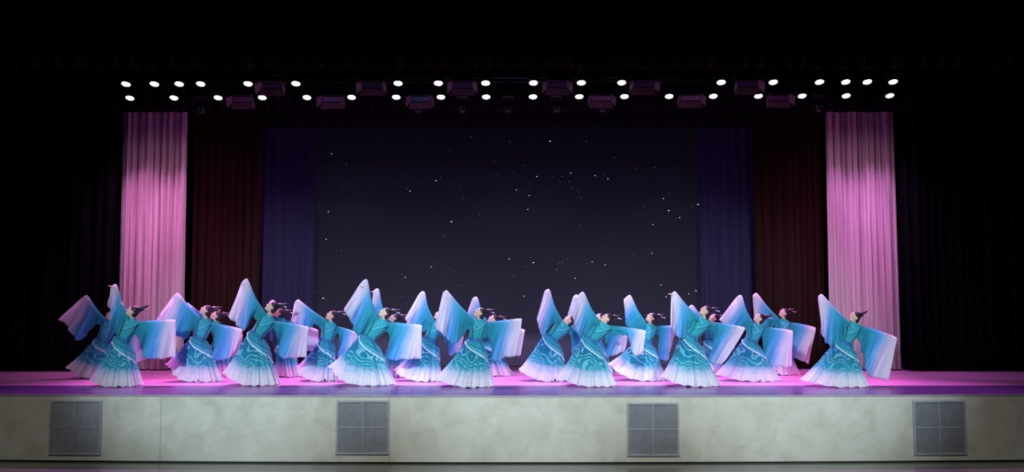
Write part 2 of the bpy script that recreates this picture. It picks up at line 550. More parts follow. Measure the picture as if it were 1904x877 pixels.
z_top = 9.6
HEM = SZ + 0.03
o = drape('side_curtain', at(228, 212, Y_PINK).x, at(347, 212, Y_PINK).x, Y_PINK, HEM, z_top, M_pink, 0.15, 0.08, 3, lean=(0.02, 0.04))
tag(o, 'mauve pleated side curtain lit pink at the left of the stage', 'curtain', 'mauve side curtains')
o = drape('side_curtain', at(1536, 205, Y_PINK).x, at(1660, 205, Y_PINK).x, Y_PINK, HEM, z_top, M_pink, 0.15, 0.08, 8, lean=(-0.03, 0.03))
tag(o, 'mauve pleated side curtain lit pink at the right of the stage', 'curtain', 'mauve side curtains')
o = drape('wing_curtain', -12.3, px_x(216, Y_WING), Y_WING, HEM, z_top, M_black, 0.22, 0.06, 11)
tag(o, 'black wing curtain left of the left mauve curtain', 'curtain', 'black wing curtains')
o = drape('wing_curtain', px_x(1674, Y_WING), 12.3, Y_WING, HEM, z_top, M_black, 0.22, 0.06, 12)
tag(o, 'black wing curtain right of the right mauve curtain', 'curtain', 'black wing curtains')
o = drape('leg_curtain', px_x(357, Y_RED), px_x(482, Y_RED), Y_RED, HEM, z_top, M_red, 0.2, 0.018, 21)
tag(o, 'dark red leg curtain beside the left mauve curtain', 'curtain', 'dark red leg curtains')
o = drape('leg_curtain', px_x(1404, Y_RED), px_x(1532, Y_RED), Y_RED, HEM, z_top, M_red, 0.2, 0.018, 22)
tag(o, 'dark red leg curtain beside the right mauve curtain', 'curtain', 'dark red leg curtains')
o = drape('leg_curtain', px_x(470, Y_BLUE), px_x(584, Y_BLUE), Y_BLUE, HEM, z_top, M_navy, 0.24, 0.014, 31)
tag(o, 'dark blue leg curtain at the left edge of the star screen', 'curtain', 'dark blue leg curtains')
o = drape('leg_curtain', px_x(1303, Y_BLUE), px_x(1416, Y_BLUE), Y_BLUE, HEM, z_top, M_navy, 0.24, 0.014, 32)
tag(o, 'dark blue leg curtain at the right edge of the star screen', 'curtain', 'dark blue leg curtains')
# borders above
o = drape('border_curtain', -9.5, 9.5, 5.66, px_z(208, 5.66), 10.995, M_black, 0.3, 0.03, 41, nz=4)
tag(o, 'black border curtain hanging above the mauve side curtains behind the lamps', 'curtain')
o = drape('border_curtain', -6.9, 6.9, 7.0, px_z(236, 7.0), 10.995, M_black, 0.3, 0.02, 42, nz=4)
tag(o, 'black border curtain hanging across the top of the star screen', 'curtain')
o = drape('house_valance', -12.3, 12.3, 0.9, px_z(127, 0.9), 10.995, M_valance, 0.34, 0.06, 51, nz=5)
tag(o, 'dark oxblood valance hanging across the top of the stage opening', 'valance')

# ------------------------------------------------------------------ LED screen with stars
sx0, sx1 = px_x(560, Y_SCR), px_x(1330, Y_SCR)
sz0, sz1 = SZ + 0.02, px_z(205, Y_SCR)
scr = empty('led_screen', ((sx0 + sx1) / 2, Y_SCR + 0.1, SZ))
tag(scr, 'wide LED screen showing a dark night sky with white stars behind the dancers', 'screen')
cx = (sx0 + sx1) / 2
p = MB().box((0, 0, (sz0 + sz1) / 2 - SZ), (sx1 - sx0, 0.06, sz1 - sz0)).build('display', M_screen, scr, False)
fr = MB()
for s in (-1, 1):
    fr.box((s * ((sx1 - sx0) / 2 + 0.03), 0.02, (sz0 + sz1) / 2 - SZ), (0.06, 0.12, sz1 - sz0 + 0.02))
fr.box((0, 0.02, sz1 - SZ + 0.03), (sx1 - sx0 + 0.12, 0.12, 0.06))
fr.box((0, 0.07, (sz0 + sz1) / 2 - SZ), (sx1 - sx0 - 0.2, 0.06, sz1 - sz0 - 0.2))
fr.build('screen_housing', M_frame, scr, False)
ST = [(752,152,1),(918,175,1),(1097,172,3),(1256,172,1),(133,227,2),(653,213,1),(200,275,1),(850,260,1),(978,277,1),(1381,244,1),(1477,293,1),(1558,287,1),
      (616,329,1),(594,346,2),(656,361,1),(698,367,1),(867,316,1),(934,310,1),(1039,327,2),(1188,312,2),(1151,328,1),(1141,350,1),(1295,323,2),(1335,319,1),(1352,337,2),
      (178,362,1),(466,381,1),(480,391,2),(712,425,1),(948,386,2),(966,395,1),(1005,411,2),(1222,394,1),(1234,420,1),(82,457,1),(120,482,2),(295,471,1),
      (999,472,2),(785,493,1),(765,520,1),(662,526,3),(633,590,1),(1232,540,1),(1378,581,1),(1597,424,2),(1620,404,1),(1620,477,3),(1668,508,2),(1512,458,1),(1718,462,1),(1749,450,3),(1550,539,2),
      (110,604,2),(177,653,1),(917,690,2),(1023,706,3),(992,723,1),(1136,708,1),(1151,706,1),(1174,690,1),(1127,740,1),(1259,711,1),(1282,703,2),(1340,716,2),(1467,671,1),(1541,655,1),(1546,665,2),
      (574,725,2),(597,710,1),(678,746,1),(445,760,1),(459,771,2),(692,806,1),(932,767,1),(1208,775,2),(1011,832,1),(983,854,2),(58,837,1),(97,863,3),(445,856,1),(1586,804,2),(1609,857,2),(1708,844,2),(1740,830,3),
      (1125,735,1),(1193,377,1),(1110,330,1),(1182,350,1),(1002,360,1)]
big, dim = MB(), MB()
for (zx, zy, b) in ST:
    u, v = 560 + zx * 780 / 1849.0, 190 + zy * 370 / 877.0
    q = at(u, v, Y_SCR + 0.069)
    w, h = (0.020, 0.012) if b == 1 else ((0.026, 0.016) if b == 2 else (0.036, 0.02))
    (big if b >= 2 else dim).box((q.x - cx, -0.031, q.z - SZ), (w, 0.004, h))
tag(big.build('star_pixels', M_star, scr, False), kind='stuff')
tag(dim.build('faint_star_pixels', M_star2, scr, False), kind='stuff')

# ------------------------------------------------------------------ vent grilles in the stage front
def vent(u0, u1, v0, v1, label):
    uc, vc = (u0 + u1) / 2, (v0 + v1) / 2
    x = at(uc, vc, 0).x
    yf = yfront(x)
    c = at(uc, vc, yf)
    w = (u1 - u0) * (yf - CAM.y) / FPX
    h = (v1 - v0) * (yf - CAM.y) / FPX
    slope = 2 * 0.24 * c.x / 8.3 ** 2
    r = empty('vent_grille', (c.x, yfront(c.x) - 0.002, c.z - h / 2))
    r.rotation_euler = (0, 0, math.atan(slope))
    tag(r, label, 'vent', 'vent grilles in the stage front')
    MB().box((0, -0.004, h / 2), (w - 0.02, 0.006, h - 0.02)).build('back_plate', M_ventback, r, False)
    t = 0.035
    f = MB()
    for s in (-1, 1):
        f.box((s * (w / 2 - t / 2), -0.015, h / 2), (t, 0.03, h), bev=0.006)
    f.box((0, -0.015, h - t / 2), (w - 2 * t, 0.03, t), bev=0.006)
    f.box((0, -0.015, t / 2), (w - 2 * t, 0.03, t), bev=0.006)
    f.build('frame', M_ventframe, r, False)
    MB().box((0, -0.013, h / 2), (0.03, 0.016, h - 2 * t), bev=0.004).build('mullion', M_vent, r, False)
    for s in (-1, 1):
        MB().box((s * (w / 4 - t / 4), -0.013, h / 2), (w / 2 - t - 0.016, 0.016, 0.026), bev=0.004).build('crossbar', M_vent, r, False)
    n = 44
    g = MB()
    for i in range(n):
        xx = -w / 2 + t + (w - 2 * t) * (i + 0.5) / n
        if abs(xx) < 0.016: continue
        g.box((xx, -0.010, h / 2), ((w - 2 * t) / n * 0.58, 0.006, h - 2 * t), Matrix.Rotation(0.35, 3, 'Z'))
    tag(g.build('louvre_mesh', M_vent, r, False), kind='stuff')
    return r
vent(92, 190, 745, 844, 'square grey vent grille at the left end of the stone stage front')
vent(626, 724, 745, 843, 'square grey vent grille in the stage front below the left centre dancers')
vent(1166, 1262, 749, 846, 'square grey vent grille in the stage front right of centre')
vent(1697, 1796, 745, 844, 'square grey vent grille at the right end of the stone stage front')

# ------------------------------------------------------------------ lamps on two battens
Z_LAMP = at(952, 157, 3.7).z
def depth_at_height(v, z):
    yc = (438.5 - v) / FPX
    d = UPV * yc + FWD
    return CAM.y + d.y * (z - CAM.z) / d.z
Y_B1 = 3.7
Y_B2 = depth_at_height(182, Z_LAMP)
Y_B3 = Y_B2 + 0.36
TILT = math.radians(21)
DROP = 0.45
def lamp_z(u, row):
    """lamps hang on slightly sloping pipes"""
    t = (u - 234) / 1427.0
    return at(u, 157.2 - 4.4 * t, Y_B1).z if row == 0 else at(u, 183 - 4.5 * t, Y_B2).z
BAT = {}
for row, Y, x0, x1, lab in ((0, Y_B1, 225, 1672, 'black pipe batten carrying the upper row of stage lamps'),
                            (1, Y_B2, 230, 1665, 'black pipe batten carrying the lower row of stage lamps'),
                            (2, Y_B3, 230, 1665, 'black pipe batten carrying the dim moving head lights')):
    a, b2 = at(x0, 157, Y).x - 0.3, at(x1, 157, Y).x + 0.3
    za, zb = lamp_z(x0, min(row, 1)) + DROP, lamp_z(x1, min(row, 1)) + DROP
    r = empty('lighting_batten', ((a + b2) / 2, Y, (za + zb) / 2))
    tag(r, lab, 'batten')
    L = (b2 - a) / 2
    sl_ = (zb - za) / (2 * L)
    BAT[row] = (lambda x, c=(a + b2) / 2, z=(za + zb) / 2, k=sl_: z + k * (x - c))
    MB().tube([(-L, 0, -L * sl_), (L, 0, L * sl_)], 0.026, 10).build('pipe', M_metal, r)
    for k in range(6):
        x = -L + 0.6 + (2 * L - 1.2) * k / 5
        MB().tube([(x, 0, x * sl_ + 0.02), (x, 0, 10.985 - (za + zb) / 2)], 0.006, 6).build('suspension_cable', M_metal, r)

def make_par():
    r = empty('par_lamp')
    # body axis: lens at the origin looking along d
    d = Vector((0, -math.sin(TILT), -math.cos(TILT)))
    up = -d
    b = MB()
    b.tube([up * 0.0, up * 0.02, up * 0.14, up * 0.20, up * 0.225], [0.102, 0.104, 0.098, 0.07, 0.02], 18, cap=False)
    b.build('housing', M_metal, r)
    ln = MB()
    ref = Vector((1, 0, 0)); bb = d.cross(ref)
    vs = [up * 0.012]
    for rr, hh in ((0.05, 0.006), (0.088, 0.012)):
        for k in range(20):
            a = 2 * PI * k / 20
            vs.append(up * hh + (ref * math.cos(a) + bb * math.sin(a)) * rr)
    vs[0] = up * 0.004
    fs = [(0, 1 + k, 1 + (k + 1) % 20) for k in range(20)] + [(1 + k, 21 + k, 21 + (k + 1) % 20, 1 + (k + 1) % 20) for k in range(20)]
    ln.add(vs, fs)
    ln.build('lens', M_lens, r)
    y = MB()
    piv = up * 0.10
    y.tube([piv + Vector((-0.115, 0, 0)), piv + Vector((-0.125, 0, 0.04)), Vector((-0.125, 0.0, 0.30)) + Vector((0, piv.y, 0)), Vector((0.125, piv.y, 0.30)), piv + Vector((0.125, 0, 0.04)), piv + Vector((0.115, 0, 0))], 0.010, 6)
    y.build('yoke', M_metal, r)
    c = MB()
    c.box((0, piv.y * 0.5, 0.362), (0.05, 0.05, 0.124), bev=0.008)
    c.build('clamp', M_metal, r)
    return r

UP = [234, 287, 333, 373, 461, 550, 740, 815, 903, 992, 1081, 1156, 1341, 1438, 1524, 1573, 1613, 1661]
UPY = [157, 157, 157, 157, 156.5, 156.5, 157, 156, 155.5, 154.5, 155, 156, 154.5, 155, 154, 153, 152.5, 153]
LO = [242, 324, 406, 488, 571, 654, 737, 820, 904, 991, 1077, 1161, 1244, 1326, 1410, 1491, 1573, 1654]
ORD = ['first', 'second', 'third', 'fourth', 'fifth', 'sixth', 'seventh', 'eighth', 'ninth']
par0 = make_par()
pars = []
def lamp_color(u, row):
    t = min(1, abs(u - 952) / 720)
    a, b2 = (Vector((0.62, 0.36, 1.0)), Vector((0.80, 0.16, 0.80))) if row == 0 else (Vector((1.0, 0.30, 0.80)), Vector((1.0, 0.09, 0.52)))
    return tuple(a.lerp(b2, t ** 1.3))
for row, (xs, Y, nm) in enumerate(((UP, Y_B1, 'upper'), (LO, Y_B2, 'lower'))):
    for i, u in enumerate(xs):
        o = par0 if not pars else copy_tree(par0)
        q = at(u, 157, Y)
        q = Vector((q.x * (1.0 if row == 0 else 1.0), Y, 0))
        q.z = BAT[row](q.x) - DROP
        o.location = q
        side = ORD[i] + ' from the left' if i < 9 else ORD[17 - i] + ' from the right'
        tag(o, 'lit round lamp, %s in the %s row of stage lamps' % (side, nm), 'stage lamp', '%s row of round stage lamps' % nm)
        pars.append((o, row, u))
for o, row, u in pars:
    k = -0.06 * (u - 952) / 720
    fwd_ = -0.36 if row == 0 else (-0.12 if int(u) % 2 else -0.30)
    aim = Vector((k, fwd_, -0.93)).normalized()
    if row == 1 and (u < 380 or u > 1530):     # the end lamps rake down the side curtains
        aim = Vector((0, 0.13, -1)).normalized()
        spot('lamp_beam', aim * 0.03, aim, 480, (0.86, 0.30, 1.0) if u > 952 else (1.0, 0.32, 0.92), 72, 1.0, 0.05, parent=o)
        continue
    pw, lc = (760, lamp_color(u, 0)) if row == 0 else (1350, lamp_color(u, 1))
    if row == 1 and LO.index(u) % 2 and abs(u - 952) < 430:           # every other lamp of the lower row is blue violet
        pw, lc = 1250, (0.46, 0.42, 1.0)
    spot('lamp_beam', aim * 0.03, aim, pw, lc, 46, 0.75, 0.06, parent=o)

# flood lights with barn doors
def make_flood(drop):
    r = empty('flood_light')
    R = Matrix.Rotation(0.66, 3, 'X')
    def bx(name, c, sz, m, bev=0.0):
        MB().box(R @ Vector(c), sz, R, bev).build(name, m, r, False)
    bx('housing', (0, 0.12, 0.0), (0.46, 0.2, 0.16), M_metal, 0.02)
    bx('lamp_glass', (0, 0.012, 0.0), (0.40, 0.012, 0.11), M_glass)
    def flap(name, pts):
        pts = [R @ Vector(p) for p in pts]
        n = (pts[1] - pts[0]).cross(pts[2] - pts[0]).normalized() * 0.004
        vs = [p + n for p in pts] + [p - n for p in pts]
        mesh_obj(name, vs, [(0, 1, 2, 3), (7, 6, 5, 4), (0, 4, 5, 1), (1, 5, 6, 2), (2, 6, 7, 3), (3, 7, 4, 0)], M_door, r, False)
    w, h, e, s = 0.23, 0.085, 0.17, 0.085
    flap('barn_door', [(-w, 0.01, h), (w, 0.01, h), (w + 0.04, -e, h + s), (-w - 0.04, -e, h + s)])
    flap('barn_door', [(-w, 0.01, -h), (w, 0.01, -h), (w + 0.04, -e * 0.55, -h - s * 1.25), (-w - 0.04, -e * 0.55, -h - s * 1.25)])
    for sg in (-1, 1):
        flap('barn_door', [(sg * (w + .004), 0.01, -h), (sg * (w + .004), 0.01, h), (sg * (w + s), -e, h + 0.03), (sg * (w + s), -e, -h - 0.03)])
    y = MB()
    c = R @ Vector((0, 0.12, 0))
    y.tube([(-0.24, c.y, c.z), (-0.26, c.y, c.z + 0.03), (-0.26, c.y, 0.26), (0.26, c.y, 0.26), (0.26, c.y, c.z + 0.03), (0.24, c.y, c.z)], 0.012, 6)
    y.build('yoke', M_metal, r)
    MB().tube([(0, c.y, 0.255), (0, c.y, drop)], 0.018, 8).build('clamp', M_metal, r, False)
    return r
for nm, xs, v, Y, row in (('upper', [505, 692, 860, 1036, 1197, 1391], 163, Y_B1, 0), ('lower', [450, 617, 782, 1118, 1284, 1449], 188, Y_B2, 1)):
    drop = DROP + (0.062 if row == 0 else 0.058)
    fl0 = make_flood(drop - 0.028)
    for i, u in enumerate(xs):
        o = fl0 if i == 0 else copy_tree(fl0)
        q = at(u, v, Y - 0.115)
        q.z = BAT[row](q.x) - drop
        o.location = q
        side = ORD[i] + ' from the left' if i < 3 else ORD[5 - i] + ' from the right'
        tag(o, 'black flood light with barn doors, %s in the %s lamp row' % (side, nm), 'flood light', '%s row of flood lights' % nm)

# moving heads barely seen under the second batten
def make_head():
    r = empty('moving_head_light')
    MB().box((0, 0, -0.06), (0.28, 0.26, 0.12), bev=0.02).build('base', M_metal, r, False)
    y = MB()
    for s in (-1, 1):
        y.box((s * 0.14, 0, -0.26), (0.045, 0.10, 0.30), bev=0.012)
    y.box((0, 0, -0.135), (0.30, 0.12, 0.04), bev=0.01)
    y.build('yoke', M_metal, r, False)
    h = MB()
    h.tube([(0, 0.03, -0.20), (0, 0.02, -0.23), (0, -0.02, -0.36), (0, -0.05, -0.46)], [0.06, 0.10, 0.105, 0.085], 14)
    h.build('head', M_metal, r)
    MB().tube([(0, -0.05, -0.455), (0, -0.055, -0.468)], [0.075, 0.07], 14).build('lens', M_glass, r)
    MB().tube([(0, 0, -0.01), (0, 0, 0.25)], 0.02, 8).build('clamp', M_metal, r)
    return r
mh0 = make_head()
first = True
for u, lab in ((376, 'above the left mauve curtain edge'), (778, 'left of centre above the star screen'), (860, 'second left of centre above the star screen'),
               (945, 'in the centre above the star screen'), (1035, 'second right of centre above the star screen'), (1120, 'right of centre above the star screen'), (1522, 'above the right mauve curtain edge')):
    o = mh0 if first else copy_tree(mh0)
    first = False
    q = at(u, 206, Y_B3)
    q.z = BAT[2](q.x) - 0.278
    o.location = q
    tag(o, 'dim black moving head light %s' % lab, 'moving head', 'moving head lights under the batten')

# ------------------------------------------------------------------ signed-distance bodies
def surface_nets(D, org, res):
    s = D < 0
    nx, ny, nz = D.shape
    cnt = np.zeros((nx - 1, ny - 1, nz - 1), np.int8)
    corners = [(i, j, k) for i in (0, 1) for j in (0, 1) for k in (0, 1)]
    for (i, j, k) in corners:
        cnt += s[i:nx - 1 + i, j:ny - 1 + j, k:nz - 1 + k]
    act = (cnt > 0) & (cnt < 8)
    ci = np.argwhere(act)
    idx = -np.ones(act.shape, np.int64)
    idx[act] = np.arange(len(ci))
    val = np.stack([D[ci[:, 0] + i, ci[:, 1] + j, ci[:, 2] + k] for (i, j, k) in corners], 1)
    cp = np.array(corners, float)
    acc = np.zeros((len(ci), 3)); num = np.zeros(len(ci))
    for a in range(8):
        for b in range(a + 1, 8):
            if np.abs(cp[a] - cp[b]).sum() != 1: continue
            va, vb = val[:, a], val[:, b]
            x = (va < 0) != (vb < 0)
            t = np.where(x, va / np.where(x, va - vb, 1), 0)
            acc += np.where(x[:, None], cp[a] + t[:, None] * (cp[b] - cp[a]), 0)
            num += x
    P = (ci + acc / num[:, None]) * res + org
    quads = []
    for ax in range(3):
        o1, o2 = (ax + 1) % 3, (ax + 2) % 3
        sl0 = [slice(None)] * 3; sl1 = [slice(None)] * 3
        sl0[ax] = slice(0, -1); sl1[ax] = slice(1, None)
        x = s[tuple(sl0)] != s[tuple(sl1)]
        e = np.argwhere(x)
        m = (e[:, o1] > 0) & (e[:, o2] > 0) & (e[:, o1] < D.shape[o1] - 1) & (e[:, o2] < D.shape[o2] - 1)
        e = e[m]
        ins = s[e[:, 0], e[:, 1], e[:, 2]]
        q = []
        for (d1, d2) in ((-1, -1), (0, -1), (0, 0), (-1, 0)):
            c = e.copy(); c[:, o1] += d1; c[:, o2] += d2
            q.append(idx[c[:, 0], c[:, 1], c[:, 2]])
        q = np.stack(q, 1)
        q[~ins] = q[~ins][:, ::-1]
        quads.append(q)
    return P, np.concatenate(quads)

class Field:
    def __init__(self): self.p = []
    def cap(self, a, b, ra, rb, k=0.03):
        self.p.append(('c', np.array(a, float), np.array(b, float), ra, rb, k)); return self
    def ell(self, c, r, M, k=0.02, neg=False):
        self.p.append(('n' if neg else 'e', np.array(c, float), np.array(r, float), np.array(M, float), 0, k)); return self
    def mesh(self, res):
        lo = np.full(3, 1e9); hi = -lo
        for q in self.p:
            if q[0] == 'c':
                for pt, r in ((q[1], q[3]), (q[2], q[4])):
                    lo = np.minimum(lo, pt - r); hi = np.maximum(hi, pt + r)
            elif q[0] == 'e':
                lo = np.minimum(lo, q[1] - q[2].max()); hi = np.maximum(hi, q[1] + q[2].max())
        lo -= 3 * res; hi += 3 * res
        n = np.ceil((hi - lo) / res).astype(int) + 1
        D = np.full(n, 0.5, np.float32)
        ax = [lo[i] + np.arange(n[i]) * res for i in range(3)]
        for q in self.p:
            k = q[5]
            if q[0] == 'c':
                bl = np.minimum(q[1] - q[3], q[2] - q[4]); bh = np.maximum(q[1] + q[3], q[2] + q[4])
            else:
                bl = q[1] - q[2].max(); bh = q[1] + q[2].max()
            pad = k + 3 * res
            i0 = np.clip(np.floor((bl - pad - lo) / res).astype(int), 0, n - 1)
            i1 = np.clip(np.ceil((bh + pad - lo) / res).astype(int) + 1, 1, n)
            X, Y, Z = np.meshgrid(ax[0][i0[0]:i1[0]], ax[1][i0[1]:i1[1]], ax[2][i0[2]:i1[2]], indexing='ij', sparse=True)
            if q[0] == 'c':
                a, b = q[1], q[2]; ab = b - a; L = max(ab.dot(ab), 1e-9)
                h = np.clip(((X - a[0]) * ab[0] + (Y - a[1]) * ab[1] + (Z - a[2]) * ab[2]) / L, 0, 1)
                d = np.sqrt((X - a[0] - h * ab[0]) ** 2 + (Y - a[1] - h * ab[1]) ** 2 + (Z - a[2] - h * ab[2]) ** 2) - (q[3] + h * (q[4] - q[3]))
            else:
                c, r, M = q[1], q[2], q[3]
                px, py, pz = X - c[0], Y - c[1], Z - c[2]
                l = [M[0, i] * px + M[1, i] * py + M[2, i] * pz for i in range(3)]   # M columns are the local axes
                k0 = np.sqrt(sum((l[i] / r[i]) ** 2 for i in range(3)))
                k1 = np.sqrt(sum((l[i] / r[i] ** 2) ** 2 for i in range(3))) + 1e-9
                d = k0 * (k0 - 1) / k1
            w = D[i0[0]:i1[0], i0[1]:i1[1], i0[2]:i1[2]]
            if q[0] == 'n':
                h = np.clip(0.5 - 0.5 * (w + d) / k, 0, 1)
                w[...] = w * (1 - h) - d * h + k * h * (1 - h)
            else:
                h = np.clip(0.5 + 0.5 * (w - d) / k, 0, 1)
                w[...] = w * (1 - h) + d * h - k * h * (1 - h)
        return surface_nets(D, lo, res)

def head_frame(yaw, pitch, roll=0.0):
    F = Vector((-math.cos(yaw) * math.cos(pitch), -math.sin(yaw) * math.cos(pitch), math.sin(pitch)))
    side = Vector((0, 0, 1)).cross(F).normalized()       # towards her left
    U = F.cross(side).normalized()
    M = Matrix((F, side, U)).transposed()                 # columns: front, side, up
    if roll:
        M = Matrix.Rotation(roll, 3, F) @ M
    return M

def hair_template():
    f = Field()
    I = np.eye(3)
    f.ell((-0.020, 0, 0.042), (0.099, 0.081, 0.086), I, 0.01)
    f.ell((-0.055, 0, -0.02), (0.062, 0.072, 0.075), I, 0.03)
    f.ell((0.105, 0, -0.045), (0.088, 0.105, 0.115), I, 0.012, neg=True)
    f.cap((-0.075, 0, 0.10), (-0.115, 0, 0.135), 0.052, 0.046, 0.03)
    for s in (-1, 1):
        f.cap((-0.10, 0.015 * s, 0.14), (-0.145, 0.035 * s, 0.195), 0.034, 0.026, 0.02)
        f.cap((-0.145, 0.035 * s, 0.195), (-0.19, 0.04 * s, 0.265), 0.026, 0.006, 0.015)
    P, Q = f.mesh(0.009)
    return P, Q
HP, HQ = hair_template()
hair_me = bpy.data.meshes.new('hair')
hair_me.from_pydata([tuple(p) for p in HP], [], [tuple(int(i) for i in q) for q in HQ])
hair_me.polygons.foreach_set('use_smooth', [True] * len(hair_me.polygons))
hair_me.materials.append(M_hair)
ob = MB()
ob.tube([(-0.05, -0.10, 0.115), (-0.12, 0.0, 0.150), (-0.19, 0.10, 0.17)], 0.005, 6)
for c, r in (((-0.048, -0.104, 0.114), 0.014), ((-0.19, 0.10, 0.17), 0.014), ((-0.07, -0.05, 0.152), 0.013), ((-0.095, -0.045, 0.175), 0.011), ((-0.13, -0.05, 0.19), 0.012), ((-0.06, 0.05, 0.155), 0.013), ((-0.10, -0.062, 0.13), 0.012)):
    ob.ball(c, r, nu=8, nv=5)
orn_obj = ob.build('hair_ornament', M_pin)
orn_me = orn_obj.data
bpy.data.objects.remove(orn_obj)

def catmull(pts, n):
    """resample a polyline as a smooth curve, even by arc length"""
    P = [Vector(p) for p in pts]
    if len(P) == 2:
        return [P[0].lerp(P[1], i / (n - 1)) for i in range(n)]
    E = [P[0] * 2 - P[1]] + P + [P[-1] * 2 - P[-2]]
    out = []
    for i in range(1, len(E) - 2):
        for k in range(24):
            t = k / 24
            a, b, c, d = E[i - 1], E[i], E[i + 1], E[i + 2]
            out.append(0.5 * ((2 * b) + (c - a) * t + (2 * a - 5 * b + 4 * c - d) * t * t + (3 * b - a - 3 * c + d) * t ** 3))
    out.append(P[-1])
    L = [0.0]
    for i in range(1, len(out)):
        L.append(L[-1] + (out[i] - out[i - 1]).length)
    res = []
    j = 0
    for i in range(n):
        s = L[-1] * i / (n - 1)
        while j < len(L) - 2 and L[j + 1] < s: j += 1
        t = (s - L[j]) / max(1e-9, L[j + 1] - L[j])
        res.append(out[j].lerp(out[j + 1], min(1, t)))
    return res

def ik(a, b, l1, l2, bend):
    """middle joint of a two-bone limb"""
    d = (b - a); L = d.length
    if L >= (l1 + l2) * 0.995:
        return a.lerp(b, l1 / (l1 + l2))
    x = (l1 * l1 - l2 * l2 + L * L) / (2 * L)
    h = math.sqrt(max(0, l1 * l1 - x * x))
    u = d.normalized()
    n = (bend - u * bend.dot(u)).normalized()
    return a + u * x + n * h

def hand_chain(mb, w, d, n, scale=1.0, curl=0.45):
    """five unequal jointed fingers rooted in the palm: w wrist, d hand direction, n palm normal"""
    d = d.normalized(); n = (n - d * n.dot(d)).normalized(); s = d.cross(n)
    for off, ln, r in ((-0.030, 0.070, 0.0080), (-0.010, 0.082, 0.0085), (0.011, 0.076, 0.0085), (0.030, 0.060, 0.0072)):
        p0 = w + d * 0.065 + s * off
        p1 = p0 + (d * math.cos(curl * .4) + n * math.sin(curl * .4)) * ln * 0.45 + s * off * 0.15
        p2 = p1 + (d * math.cos(curl * 1.1) + n * math.sin(curl * 1.1)) * ln * 0.32
        p3 = p2 + (d * math.cos(curl * 1.8) + n * math.sin(curl * 1.8)) * ln * 0.25
        mb.tube([p0 - d * 0.015, p0, p1, p2, p3], [r * 1.05, r * 1.1, r, r * 0.92, r * 0.55], 7)
    t0 = w + d * 0.03 - s * 0.028
    t1 = t0 + (d * 0.6 - s * 0.75 + n * 0.3).normalized() * 0.036
    t2 = t1 + (d * 0.9 - s * 0.25 + n * 0.3).normalized() * 0.03
    mb.tube([t0, t1, t2], [0.012, 0.0105, 0.006], 7)

# ------------------------------------------------------------------ a dancer
def make_sleeve(root, o3, T, B, Y0, yoff, seed, folds=5, arm_r=0.055, yend=0.0):
    nu, nv = 60, 18
    r = np.random.default_rng(seed)
    ph = r.uniform(0, 6.28, 4)
    top = catmull([at(p[0], p[1], Y0) for p in T], nu)
    bot = catmull([at(p[0], p[1], Y0) for p in B], nu)
    vs = []; uv = []; fs = []
    loop = 2 * nv
    for i in range(nu):
        u = i / (nu - 1)
        for k in range(loop):
            front = k < nv
            v = k / (nv - 1) if front else (loop - 1 - k) / (nv - 1)
            p = top[i].lerp(bot[i], v)
            span = (bot[i] - top[i]).length
            fr = arm_r * 1.6 / max(span, 0.1)
            x = min(1.0, v / max(fr, 1e-3))
            t = arm_r * math.sqrt(max(0, 1 - (1 - x) ** 2)) if x < 1 else arm_r
            t = t * (1 - 0.72 * min(1, max(0, v - fr * 0.6) / 0.45)) * (1 - 0.35 * u) + 0.004
            if v > 0.9: t *= 1 - 0.75 * (v - 0.9) / 0.1
            A = min(0.075, 0.17 * span)
            e = v * v * (3 - 2 * v) * 1.25 * min(1.0, span / 0.3)
            fold = A * e * (math.sin(2 * PI * folds * u ** 0.9 + ph[0] + 1.1 * v) * 0.6 + 0.45 * math.sin(2 * PI * folds * 0.47 * u + ph[1] - 1.6 * v) + 0.25 * math.sin(2 * PI * folds * 1.9 * u + ph[2]) * v)
            fold *= min(1, u * 4 + 0.15)
            lift = 0.010 * math.sin(2 * PI * folds * 1.3 * u + ph[3]) * v * v * (1 if v > 0.6 else 0)
            y = p.y + yoff + yend * u + fold + (-t if front else t)
            vs.append((p.x - o3.x, y - o3.y, p.z + lift - o3.z))
            uv.append((u, v))
    for i in range(nu - 1):
        for k in range(loop):
            k2 = (k + 1) % loop
            fs.append((i * loop + k, i * loop + k2, (i + 1) * loop + k2, (i + 1) * loop + k))
    return mesh_obj('sleeve', vs, fs, M_sleeve, root, True, uv)

